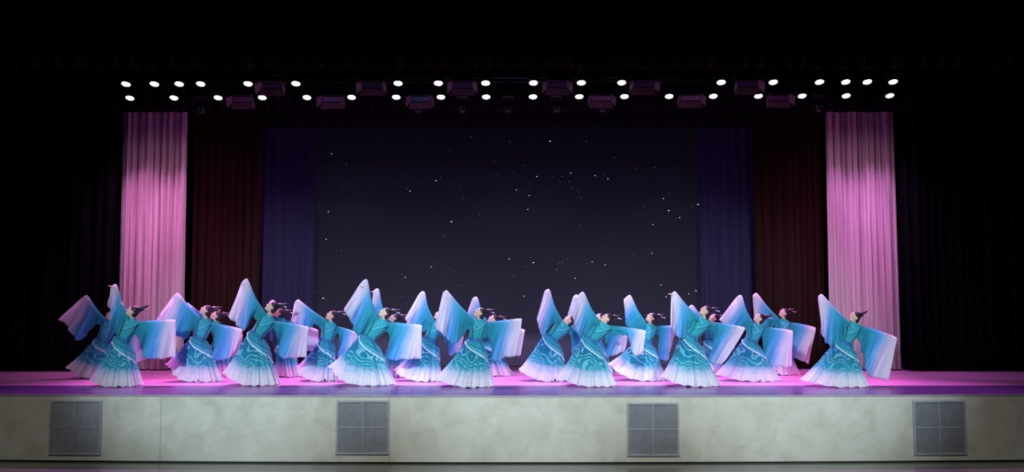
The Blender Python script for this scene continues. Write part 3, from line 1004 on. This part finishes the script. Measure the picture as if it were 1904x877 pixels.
def dancer(idx, head, sl, hl, rb, sr, hr, bb, w, L, R, hy, label, yaw=0.42, pitch=0.72, rfolds=5, bare=0.0):
    rnd = np.random.default_rng(100 + idx)
    Yf = depth_on_stage(hy)
    RY = 0.40 if hy > 714 else 0.36
    Y0 = Yf + RY
    P = lambda q, dy=0.0: at(q[0], q[1], Y0 + dy)
    hem_l, hem_r = P(L), at(R, hy - 6, Y0)
    W = P(w)
    o3 = Vector((W.x, Y0, SZ + 0.002))
    root = empty('person', o3)
    tag(root, label, 'dancer', 'dancers on the stage')
    H = P(head, -0.02)
    SL, SR = P(sl, -0.03), P(sr, 0.04)
    HL, HR = P(hl, -0.06), P(hr, 0.06)
    neck = SL.lerp(SR, 0.5) + Vector((0, 0, 0.02))
    spine = (neck - W)
    # --- torso surface: rings from hips to neck along a bent spine
    axis_lat = (Vector((spine.z, 0, -spine.x)).normalized() + (SR - SL).normalized()).normalized()
    lean = max(-0.5, min(0.8, spine.x / max(0.2, spine.z)))
    pel = W + Vector((-0.02, 0, -0.17))
    st = [(-0.02, pel, 0.165, 0.145), (0.22, W.lerp(pel, 0.45), 0.145, 0.125), (0.40, W, 0.118, 0.10), (0.58, W.lerp(neck, 0.35), 0.135, 0.108),
          (0.78, W.lerp(neck, 0.68), 0.155, 0.118), (0.90, W.lerp(neck, 0.90), 0.14, 0.095), (0.96, neck, 0.085, 0.075), (1.0, neck + (H - neck) * 0.22, 0.060, 0.060)]
    ks = [s[0] for s in st]
    def ring(t):
        c = Vector([np.interp(t, ks, [s[1][i] for s in st]) for i in range(3)])
        a = float(np.interp(t, ks, [s[2] for s in st])); b = float(np.interp(t, ks, [s[3] for s in st]))
        f = min(1, max(0, (t - 0.1) / 0.28))
        lat = Vector((1, 0, 0)).lerp(axis_lat, f).normalized()
        fr = lat.cross(Vector((0, 0, 1)).lerp(spine.normalized(), f)).normalized()      # towards the camera
        return c, lat * a, fr * b
    def tor(t, ang, out=0.0):
        c, A, Bv = ring(t)
        d = A * math.cos(ang) + Bv * math.sin(ang)
        return c + d + d.normalized() * out
    n, m = 28, 22
    vs = []; uv = []; fs = []
    for j in range(m + 1):
        t = j / m * 1.02 - 0.02
        for i in range(n):
            a = 2 * PI * i / n
            wr = 0.004 * math.sin(5 * a + 14 * t + idx) * (1 if t < 0.9 else 0)
            vs.append(tor(t, a, 0.012 + wr) - o3); uv.append((i / n, 1 - j / m))
    for j in range(m):
        for i in range(n):
            i2 = (i + 1) % n
            fs.append((j * n + i, j * n + i2, (j + 1) * n + i2, (j + 1) * n + i))
    mesh_obj('robe', vs, fs, M_robe, root, True, uv)
    # collar: two crossing bands
    def band(name, path, wd, mt, out=0.018, nseg=14, thick=0.006, parent=root):
        vs = []; fs = []
        pts = []
        for k in range(nseg + 1):
            s = k / nseg * (len(path) - 1)
            i = min(int(s), len(path) - 2); f = s - i
            pts.append((path[i][0] * (1 - f) + path[i + 1][0] * f, path[i][1] * (1 - f) + path[i + 1][1] * f))
        Q = [tor(t, a, out) for t, a in pts]
        Nn = [(tor(t, a, out + 0.05) - tor(t, a, out)).normalized() for t, a in pts]
        for k in range(nseg + 1):
            tg = (Q[min(k + 1, nseg)] - Q[max(k - 1, 0)]).normalized()
            sd = tg.cross(Nn[k]).normalized() * wd / 2
            for sgn, dn in ((-1, 0), (1, 0), (1, thick), (-1, thick)):
                vs.append(Q[k] + sd * sgn + Nn[k] * dn - o3)
        for k in range(nseg):
            for q in range(4):
                q2 = (q + 1) % 4
                fs.append((k * 4 + q, k * 4 + q2, (k + 1) * 4 + q2, (k + 1) * 4 + q))
        fs.append((3, 2, 1, 0)); e = nseg * 4
        fs.append((e, e + 1, e + 2, e + 3))
        return mesh_obj(name, vs, fs, mt, parent, True)
    h = PI / 2
    band('collar', [(0.98, 0.1), (0.93, 0.75), (0.80, 1.35), (0.62, 2.1)], 0.040, M_collar)
    band('collar', [(0.98, PI - 0.1), (0.93, PI - 0.75), (0.85, PI - 1.25), (0.80, PI - 1.5)], 0.040, M_collar, out=0.025)
    band('ribbon', [(0.93, PI - 0.55), (0.80, PI - 0.85), (0.62, PI - 0.95), (0.44, PI - 1.1)], 0.010, M_ribbon, out=0.030)
    band('ribbon', [(0.93, 0.55), (0.84, 0.95), (0.78, 0.95), (0.58, 0.95), (0.48, 1.0)], 0.010, M_ribbon, out=0.030)
    band('sash', [(0.41, -PI / 2 + k * 2 * PI / 12) for k in range(13)], 0.075, M_sash, out=0.016, nseg=30)
    # --- skirt
    hx = (hem_l.x * 0.42 + hem_r.x * 0.58)
    hl_x, hr_x = hx - hem_l.x, hem_r.x - hx
    lift_l = max(0.0, hem_l.z - SZ - 0.01)
    zt = W.z - 0.005
    fph = rnd.uniform(0, 6.28, 6)
    def skirt_pt(a, s, pleat=1.0, out=0.0):
        ca, sa = math.cos(a), math.sin(a)
        wx, wy = 0.128 * ca, -0.108 * sa
        rx = (hr_x if ca > 0 else hl_x)
        corner = max(0.0, -ca) ** 3
        hem_x, hem_y = hx + rx * ca, Y0 - RY * sa * (1 - 0.25 * corner)
        hem_z = SZ + 0.006 + lift_l * max(0.0, -ca) ** 2.2
        g = s ** 1.08
        k = g + (0.03 if ca > 0 else 0.02) * math.sin(PI * min(1, s * 1.05)) * (1 - s)
        x = (W.x + wx) * (1 - k) + hem_x * k
        y = (Y0 + wy) * (1 - k) + hem_y * k
        # hips: keep body width just under the waist
        bul = 0.020 * math.sin(PI * min(1, s * 2.2)) if s < 0.4545 else 0
        x += ca * bul; y -= sa * bul
        z = zt * (1 - s) + hem_z * s - lean * wx * (1 - s) ** 2
        if pleat:
            am = pleat * (0.006 + 0.034 * s)
            d = am * (math.sin(17 * a + fph[0] + 0.8 * s) * 0.6 + 0.5 * math.sin(29 * a + fph[1]) * s + 0.7 * math.sin(6 * a + fph[2] + 1.2 * s))
            x += ca * d; y -= sa * d
            if s > 0.93:
                z += 0.012 * math.sin(17 * a + fph[0] + 1.2) * (s - 0.93) / 0.07 + 0.010 * (s - 0.93) / 0.07
        return Vector((x + ca * out, y - sa * out, max(z, SZ + 0.005)))
    n, m = 150, 26
    vs = []; uv = []; fs = []
    for j in range(m + 1):
        s = j / m
        for i in range(n):
            a = 2 * PI * i / n
            vs.append(skirt_pt(a, s) - o3)
            uu = i / n
            uv.append((1 - abs(2 * uu - 1), s))
    for j in range(m):
        for i in range(n):
            i2 = (i + 1) % n
            fs.append((j * n + i, (j + 1) * n + i, (j + 1) * n + i2, j * n + i2))
    mesh_obj('skirt', vs, fs, M_skirt, root, True, uv)
    # --- overskirt wrapped on the diagonal, white piping along its lower edge
    a0, a1 = math.radians(-70), math.radians(196)
    n, m = 70, 10
    def s_end(a):
        t = (a - a0) / (a1 - a0)
        return 0.04 + 0.68 * (1 - t) ** 1.35 * min(1, t * 4 + 0.35)
    vs = []; uv = []; fs = []; edge = []
    for i in range(n + 1):
        a = a0 + (a1 - a0) * i / n
        for j in range(m + 1):
            s = s_end(a) * j / m
            o = 0.012 + 0.008 * math.sin(PI * j / m) + 0.008 * math.sin(9 * a + 3 * j / m + idx)
            p = skirt_pt(a, s, 0.25, o)
            vs.append(p - o3); uv.append((i / n, j / m))
            if j == m: edge.append(p - o3)
    for i in range(n):
        for j in range(m):
            q = i * (m + 1) + j
            fs.append((q, q + 1, q + m + 2, q + m + 1))
    ov = mesh_obj('overskirt', vs, fs, M_over, root, True, uv)
    sol = ov.modifiers.new('thickness', 'SOLIDIFY'); sol.thickness = 0.006; sol.offset = 1
    MB().tube(edge, 0.011, 6).build('piping', M_trim, ov)
    # knot and hanging tie at the waist
    kn = MB()
    kp = tor(0.42, 1.05, 0.035)
    kn.ball(kp - o3, (0.035, 0.02, 0.03), nu=10, nv=6)
    kn.tube([kp - o3, kp + Vector((-0.03, -0.02, -0.10)) - o3, kp + Vector((-0.02, -0.03, -0.24)) - o3], [0.014, 0.012, 0.016], 6)
    kn.tube([kp - o3, kp + Vector((0.03, -0.02, -0.09)) - o3, kp + Vector((0.045, -0.02, -0.2)) - o3], [0.014, 0.012, 0.016], 6)
    kn.build('sash_knot', M_sash, root)
    # --- sleeves
    make_sleeve(root, o3, [(sl[0] + 5, sl[1] - 1), ((sl[0] * .55 + hl[0] * .45), (sl[1] * .55 + hl[1] * .45) - 1), (hl[0] + 4, hl[1] + 4), (hl[0] - 1, hl[1] + 0.3), (hl[0] - 6.5, hl[1] + 4)], rb, Y0, -0.04, 300 + idx, rfolds, 0.062, -0.03)
    make_sleeve(root, o3, [(sr[0] - 6, sr[1] - 3), ((sr[0] + hr[0]) / 2, (sr[1] + hr[1]) / 2 - 2), hr, (hr[0] + 1.5, hr[1] + 4)], bb, Y0, 0.03, 400 + idx, 4, 0.062, 0.03)
    # --- body
    f = Field()
    M = head_frame(yaw, pitch)
    Mn = np.array(M)
    hp = lambda x, y, z: H + M @ Vector((x, y, z))
    f.cap(pel + Vector((-0.06, 0, 0)), pel + Vector((0.06, 0, 0)), 0.115, 0.115, 0.05)
    f.cap(pel, W, 0.115, 0.085, 0.06)
    f.cap(W, W.lerp(neck, 0.72), 0.085, 0.098, 0.06)
    f.cap(SL + Vector((0.06, 0, -0.05)), SR + Vector((-0.06, 0, -0.05)), 0.048, 0.048, 0.04)
    f.cap(neck - spine.normalized() * 0.06, hp(-0.028, 0, -0.05), 0.050, 0.046, 0.03)
    # head
    f.ell(hp(-0.012, 0, 0.035), (0.094, 0.074, 0.084), Mn, 0.02)
    f.ell(hp(0.028, 0, -0.035), (0.064, 0.056, 0.078), Mn, 0.03)
    f.ell(hp(0.066, 0, -0.092), (0.022, 0.024, 0.018), Mn, 0.025)
    f.cap(hp(0.084, 0, 0.012), hp(0.104, 0, -0.022), 0.008, 0.012, 0.012)
    f.ell(hp(0.086, 0, -0.058), (0.010, 0.022, 0.012), Mn, 0.010)
    f.ell(hp(0.078, 0, 0.030), (0.014, 0.048, 0.010), Mn, 0.014)
    for s in (-1, 1):
        f.ell(hp(0.093, 0.030 * s, 0.008), (0.014, 0.016, 0.010), Mn, 0.010, neg=True)
        f.ell(hp(0.060, 0.036 * s, -0.025), (0.026, 0.020, 0.022), Mn, 0.02)
        f.ell(hp(-0.012, 0.071 * s, -0.012), (0.020, 0.010, 0.030), Mn, 0.008)
    # arms run along inside the upper edge of the sleeves
    fin = MB()
    for S, top, inner, yo, ye, hd, pn, show in (
            (SL + Vector((0.015, 0, -0.05)), HL, P(rb[len(rb) // 2]), -0.04, -0.03, Vector((-0.8, -0.25, 0.05)), Vector((-0.25, 0, -1)) if bare else Vector((0, -1, 0)), bare),
            (SR + Vector((-0.015, 0, -0.05)), HR, P(bb[len(bb) // 2]), 0.03, 0.03, Vector((0.9, -0.1, -0.3)), Vector((0, -1, -0.2)), 0.0)):
        S = Vector((S.x, Y0 + yo, S.z + 0.05))
        tip = Vector((top.x, Y0 + yo + ye, top.z))
        ad = (tip - S).normalized()
        dn = Vector((inner.x, tip.y, inner.z)) - tip
        dn = (dn - ad * dn.dot(ad)).normalized()
        S = S + dn * 0.052 - ad * 0.02
        tip = tip + dn * 0.05
        d = tip - S
        full = min(d.length - 0.24 + show * 1.95, 0.66)
        wr = S + d.normalized() * full
        e = S.lerp(wr, 0.52) - dn * 0.004
        f.cap(S, e, 0.033, 0.026, 0.015)
        f.cap(e, wr, 0.026, 0.019, 0.02)
        hd = (hd.normalized() * (0.9 if show else 0.15) + d.normalized() * 0.8).normalized()
        f.cap(wr, wr + hd * 0.03, 0.023, 0.022, 0.015)
        sd = hd.cross((pn - hd * pn.dot(hd)).normalized())
        for o in (-0.022, 0, 0.022):
            f.cap(wr + hd * 0.02 + sd * o * 0.7, wr + hd * 0.066 + sd * o, 0.014, 0.012, 0.015)
        hand_chain(fin, wr, hd, pn)
    # legs under the skirt
    feet = []
    for s, fx, fy in ((1, W.x * .5 + hx * .5 + 0.10, Y0 - RY * 0.45), (-1, W.x * .5 + hx * .5 - 0.08, Y0 + 0.04)):
        hip = pel + Vector((0.07 * s, -0.01 * s, -0.02))
        an = Vector((fx, fy, SZ + 0.085))
        ln = (hip - an).length / 1.985
        kn_ = ik(hip, an, ln, ln, Vector((-0.3, -1, 0.1)))
        f.cap(hip, kn_, 0.076, 0.052, 0.04)
        f.cap(kn_, an, 0.052, 0.036, 0.03)
        f.cap(an, an + Vector((-0.02, -0.10, -0.055)), 0.034, 0.022, 0.02)
        feet.append(an)
    Pv, Qv = f.mesh(0.0105)
    verts = [tuple(p) for p in (Pv - np.array(o3))]
    faces = [tuple(int(i) for i in q) for q in Qv]
    nsk = len(faces)
    base = len(verts)
    verts += [tuple(Vector(v) - o3) for v in fin.v]
    faces += [tuple(i + base for i in q) for q in fin.f]
    mats_i = [0] * len(faces)
    det = MB()
    for s in (-1, 1):
        det.ball(hp(0.079, 0.030 * s, 0.009), (0.010, 0.015, 0.0055), M, 8, 5)
        det.ball(hp(0.083, 0.031 * s, 0.030), (0.006, 0.019, 0.0035), M, 8, 5)
    base = len(verts)
    verts += [tuple(Vector(v) - o3) for v in det.v]
    faces += [tuple(i + base for i in q) for q in det.f]
    mats_i += [1] * len(det.f)
    lip = MB()
    lip.ball(hp(0.089, 0, -0.053), (0.009, 0.019, 0.0055), M, 8, 5)
    lip.ball(hp(0.088, 0, -0.064), (0.009, 0.016, 0.006), M, 8, 5)
    base = len(verts)
    verts += [tuple(Vector(v) - o3) for v in lip.v]
    faces += [tuple(i + base for i in q) for q in lip.f]
    mats_i += [2] * len(lip.f)
    b = mesh_obj('body', verts, faces, [M_skin, M_eye, M_lip], root, True)
    b.data.polygons.foreach_set('material_index', mats_i)
    # shoes
    for an in feet:
        sh = MB()
        sh.ball(an + Vector((-0.012, -0.055, -0.052)) - o3, (0.040, 0.105, 0.032), nu=12, nv=8)
        sh.build('shoe', M_shoe, root)
    # hair
    ha = bpy.data.objects.new('hair', hair_me); C.objects.link(ha)
    ha.parent = root
    ha.matrix_local = Matrix.Translation(H - o3) @ M.to_4x4()
    og = bpy.data.objects.new('hair_ornament', orn_me); C.objects.link(og)
    og.parent = ha
    return root

TE = 'dancer in blue-teal gown, '
DANCERS = [
 # back row
 dict(head=(208,586), sl=(197,596), hl=(164,548), rb=[(196,608),(183,603),(165,617),(147,631),(115,593)], sr=(214,603), hr=(264,626), bb=[(216,625),(236,655),(246,673),(258,672),(268,668)], w=(192,632), L=(126,682), R=245, hy=705,
      label=TE + 'far left, half hidden, sleeve flung out over black wing', pitch=0.6),
 dict(head=(402,587), sl=(393,598), hl=(352,562), rb=[(388,610),(378,622),(368,625),(356,612),(342,602)], sr=(414,606), hr=(448,620), bb=[(408,625),(412,650),(414,662),(430,664),(446,652)], w=(408,634), L=(378,688), R=446, hy=701,
      label=TE + 'hidden behind the third dancer from the left'),
 dict(head=(519,582), sl=(510,592), hl=(509,557), rb=[(505,605),(503,622),(508,636),(502,618),(499,596)], sr=(530,596), hr=(588,612), bb=[(528,615),(552,640),(570,652),(580,652),(592,644)], w=(528,634), L=(512,690), R=560, hy=702,
      label=TE + 'back row, behind the tall raised sleeve before dark blue curtain'),
 dict(head=(733,591), sl=(720,599), hl=(702,536), rb=[(713,606),(704,612),(697,600),(694,580),(693,560)], sr=(745,602), hr=(775,607), bb=[(740,620),(745,640),(750,655),(765,655),(778,645)], w=(738,634), L=(705,690), R=758, hy=703,
      bare=0.13, label=TE + 'back row, bare hand raised behind the third front dancer'),
 dict(head=(917,594), sl=(905,602), hl=(885,551), rb=[(898,614),(885,618),(872,612),(866,600),(871,576)], sr=(930,606), hr=(974,612), bb=[(926,625),(935,645),(945,660),(958,660),(968,660)], w=(908,634), L=(880,690), R=953, hy=700,
      label=TE + 'back row, peeping out behind the central front dancer'),
 dict(head=(1114,591), sl=(1102,600), hl=(1072,547), rb=[(1096,612),(1085,620),(1070,618),(1060,602),(1054,588)], sr=(1128,606), hr=(1166,624), bb=[(1124,622),(1126,645),(1126,662),(1145,660),(1164,650)], w=(1108,634), L=(1085,690), R=1140, hy=700,
      label=TE + 'back row, behind the front dancer right of centre'),
 dict(head=(1327,592), sl=(1314,601), hl=(1286,566), rb=[(1308,610),(1298,618),(1288,615),(1280,602),(1277,588)], sr=(1338,606), hr=(1370,622), bb=[(1334,622),(1336,645),(1340,660),(1352,658),(1366,648)], w=(1322,634), L=(1300,690), R=1346, hy=700,
      label=TE + 'back row, hidden by the front dancer second from right'),
 dict(head=(1457,582), sl=(1446,595), hl=(1405,544), rb=[(1438,606),(1425,612),(1412,608),(1404,602),(1399,590)], sr=(1468,600), hr=(1516,608), bb=[(1462,615),(1464,640),(1464,662),(1485,668),(1505,676)], w=(1450,630), L=(1420,690), R=1482, hy=698,
      label=TE + 'smallest, before the right dark red curtain', pitch=0.62),
 # middle row
 dict(head=(383,577), sl=(372,592), hl=(333,544), rb=[(364,608),(354,620),(346,631),(322,618),(293,597)], sr=(395,603), hr=(447,611), bb=[(392,616),(397,626),(396,645),(396,667),(424,665),(443,637)], w=(371,628), L=(312,677), R=412, hy=711,
      label=TE + 'middle row, before the left mauve and dark red curtains'),
 dict(head=(617,587), sl=(605,597), hl=(557,556), rb=[(598,612),(587,602),(575,611),(558,604),(541,597)], sr=(627,608), hr=(662,618), bb=[(624,618),(631,627),(630,645),(629,664),(645,657),(662,648)], w=(607,634), L=(553,682), R=626, hy=710,
      label=TE + 'middle row, at the left edge of the star screen', pitch=0.6),
 dict(head=(818,587), sl=(805,599), hl=(787,541), rb=[(798,613),(785,616),(770,612),(761,606),(754,592)], sr=(828,605), hr=(860,622), bb=[(824,625),(832,648),(836,661),(848,655),(858,645)], w=(800,632), L=(734,688), R=822, hy=710,
      label=TE + 'middle row, face hidden by the central dancer\'s raised sleeve'),
 dict(head=(1058,596), sl=(1043,600), hl=(1019,537), rb=[(1034,608),(1028,600),(1018,614),(1007,624),(998,593)], sr=(1062,608), hr=(1092,640), bb=[(1058,620),(1062,632),(1063,655),(1070,660),(1082,665)], w=(1026,628), L=(965,686), R=1058, hy=710,
      label=TE + 'middle row, just right of the central dancer, bent far back', pitch=0.95),
 dict(head=(1211,591), sl=(1200,605), hl=(1170,548), rb=[(1194,616),(1182,614),(1170,609),(1163,600),(1159,556)], sr=(1220,609), hr=(1258,605), bb=[(1216,620),(1225,626),(1224,645),(1226,664),(1240,670),(1250,640)], w=(1200,634), L=(1132,677), R=1238, hy=709,
      label=TE + 'middle row, between the two front dancers right of centre'),
 dict(head=(1411,592), sl=(1398,605), hl=(1375,548), rb=[(1390,616),(1378,612),(1362,608),(1348,603),(1335,593)], sr=(1420,609), hr=(1473,614), bb=[(1416,622),(1420,650),(1420,680),(1445,681),(1475,682)], w=(1396,634), L=(1333,696), R=1447, hy=710,
      label=TE + 'middle row, before the right dark blue curtain'),
 # front row
 dict(head=(246,579), sl=(240,593), hl=(217,528), rb=[(236,612),(224,622),(213,616),(208,592),(206,563)], sr=(257,600), hr=(322,594), bb=[(250,618),(262,640),(264,664),(290,667),(323,664)], w=(228,630), L=(172,706), R=260, hy=720,
      bare=0.10, label=TE + 'front row leftmost, before the left mauve curtain', pitch=0.55),
 dict(head=(505,571), sl=(492,585), hl=(460,518), rb=[(484,602),(470,588),(462,606),(453,615),(428,588)], sr=(512,599), hr=(571,607), bb=[(508,611),(515,622),(517,640),(519,664),(545,665),(568,664)], w=(478,622), L=(418,690), R=519, hy=718,
      bare=0.10, label=TE + 'front row second from left, tallest raised sleeve'),
 dict(head=(716,582), sl=(702,595), hl=(681,519), rb=[(692,612),(674,622),(661,618),(652,594),(639,574)], sr=(724,602), hr=(782,604), bb=[(718,615),(724,624),(722,645),(721,668),(750,668),(782,666)], w=(686,628), L=(612,682), R=733, hy=718,
      bare=0.10, label=TE + 'front row third from left, wide swirling skirt'),
 dict(head=(892,582), sl=(878,595), hl=(831,539), rb=[(870,612),(858,628),(843,640),(826,624),(809,608)], sr=(906,602), hr=(968,592), bb=[(900,616),(913,640),(917,672),(940,664),(966,662)], w=(884,632), L=(811,702), R=918, hy=721,
      label=TE + 'front row centre, face turned left, both sleeves spread'),
 dict(head=(1128,593), sl=(1114,602), hl=(1083,542), rb=[(1106,616),(1094,626),(1081,631),(1071,614),(1064,590)], sr=(1138,607), hr=(1199,614), bb=[(1136,622),(1152,623),(1167,626),(1178,658),(1196,660)], w=(1098,632), L=(1039,702), R=1144, hy=720,
      label=TE + 'front row right of centre, arm held out level'),
 dict(head=(1311,579), sl=(1298,594), hl=(1254,541), rb=[(1290,612),(1282,624),(1269,630),(1258,625),(1246,604)], sr=(1321,600), hr=(1384,608), bb=[(1318,613),(1327,622),(1326,645),(1322,674),(1336,678),(1354,669)], w=(1284,626), L=(1233,702), R=1335, hy=720,
      bare=0.10, label=TE + 'front row second from right, at right edge of star screen'),
 dict(head=(1588,590), sl=(1577,603), hl=(1526,546), rb=[(1570,622),(1556,640),(1540,642),(1531,630),(1523,608)], sr=(1599,605), hr=(1667,626), bb=[(1592,620),(1606,655),(1614,697),(1632,702),(1651,708)], w=(1570,638), L=(1490,706), R=1613, hy=721,
      label=TE + 'front row rightmost, before the right mauve curtain', pitch=0.55),
]
for i, d in enumerate(DANCERS):
    dancer(i, **d)
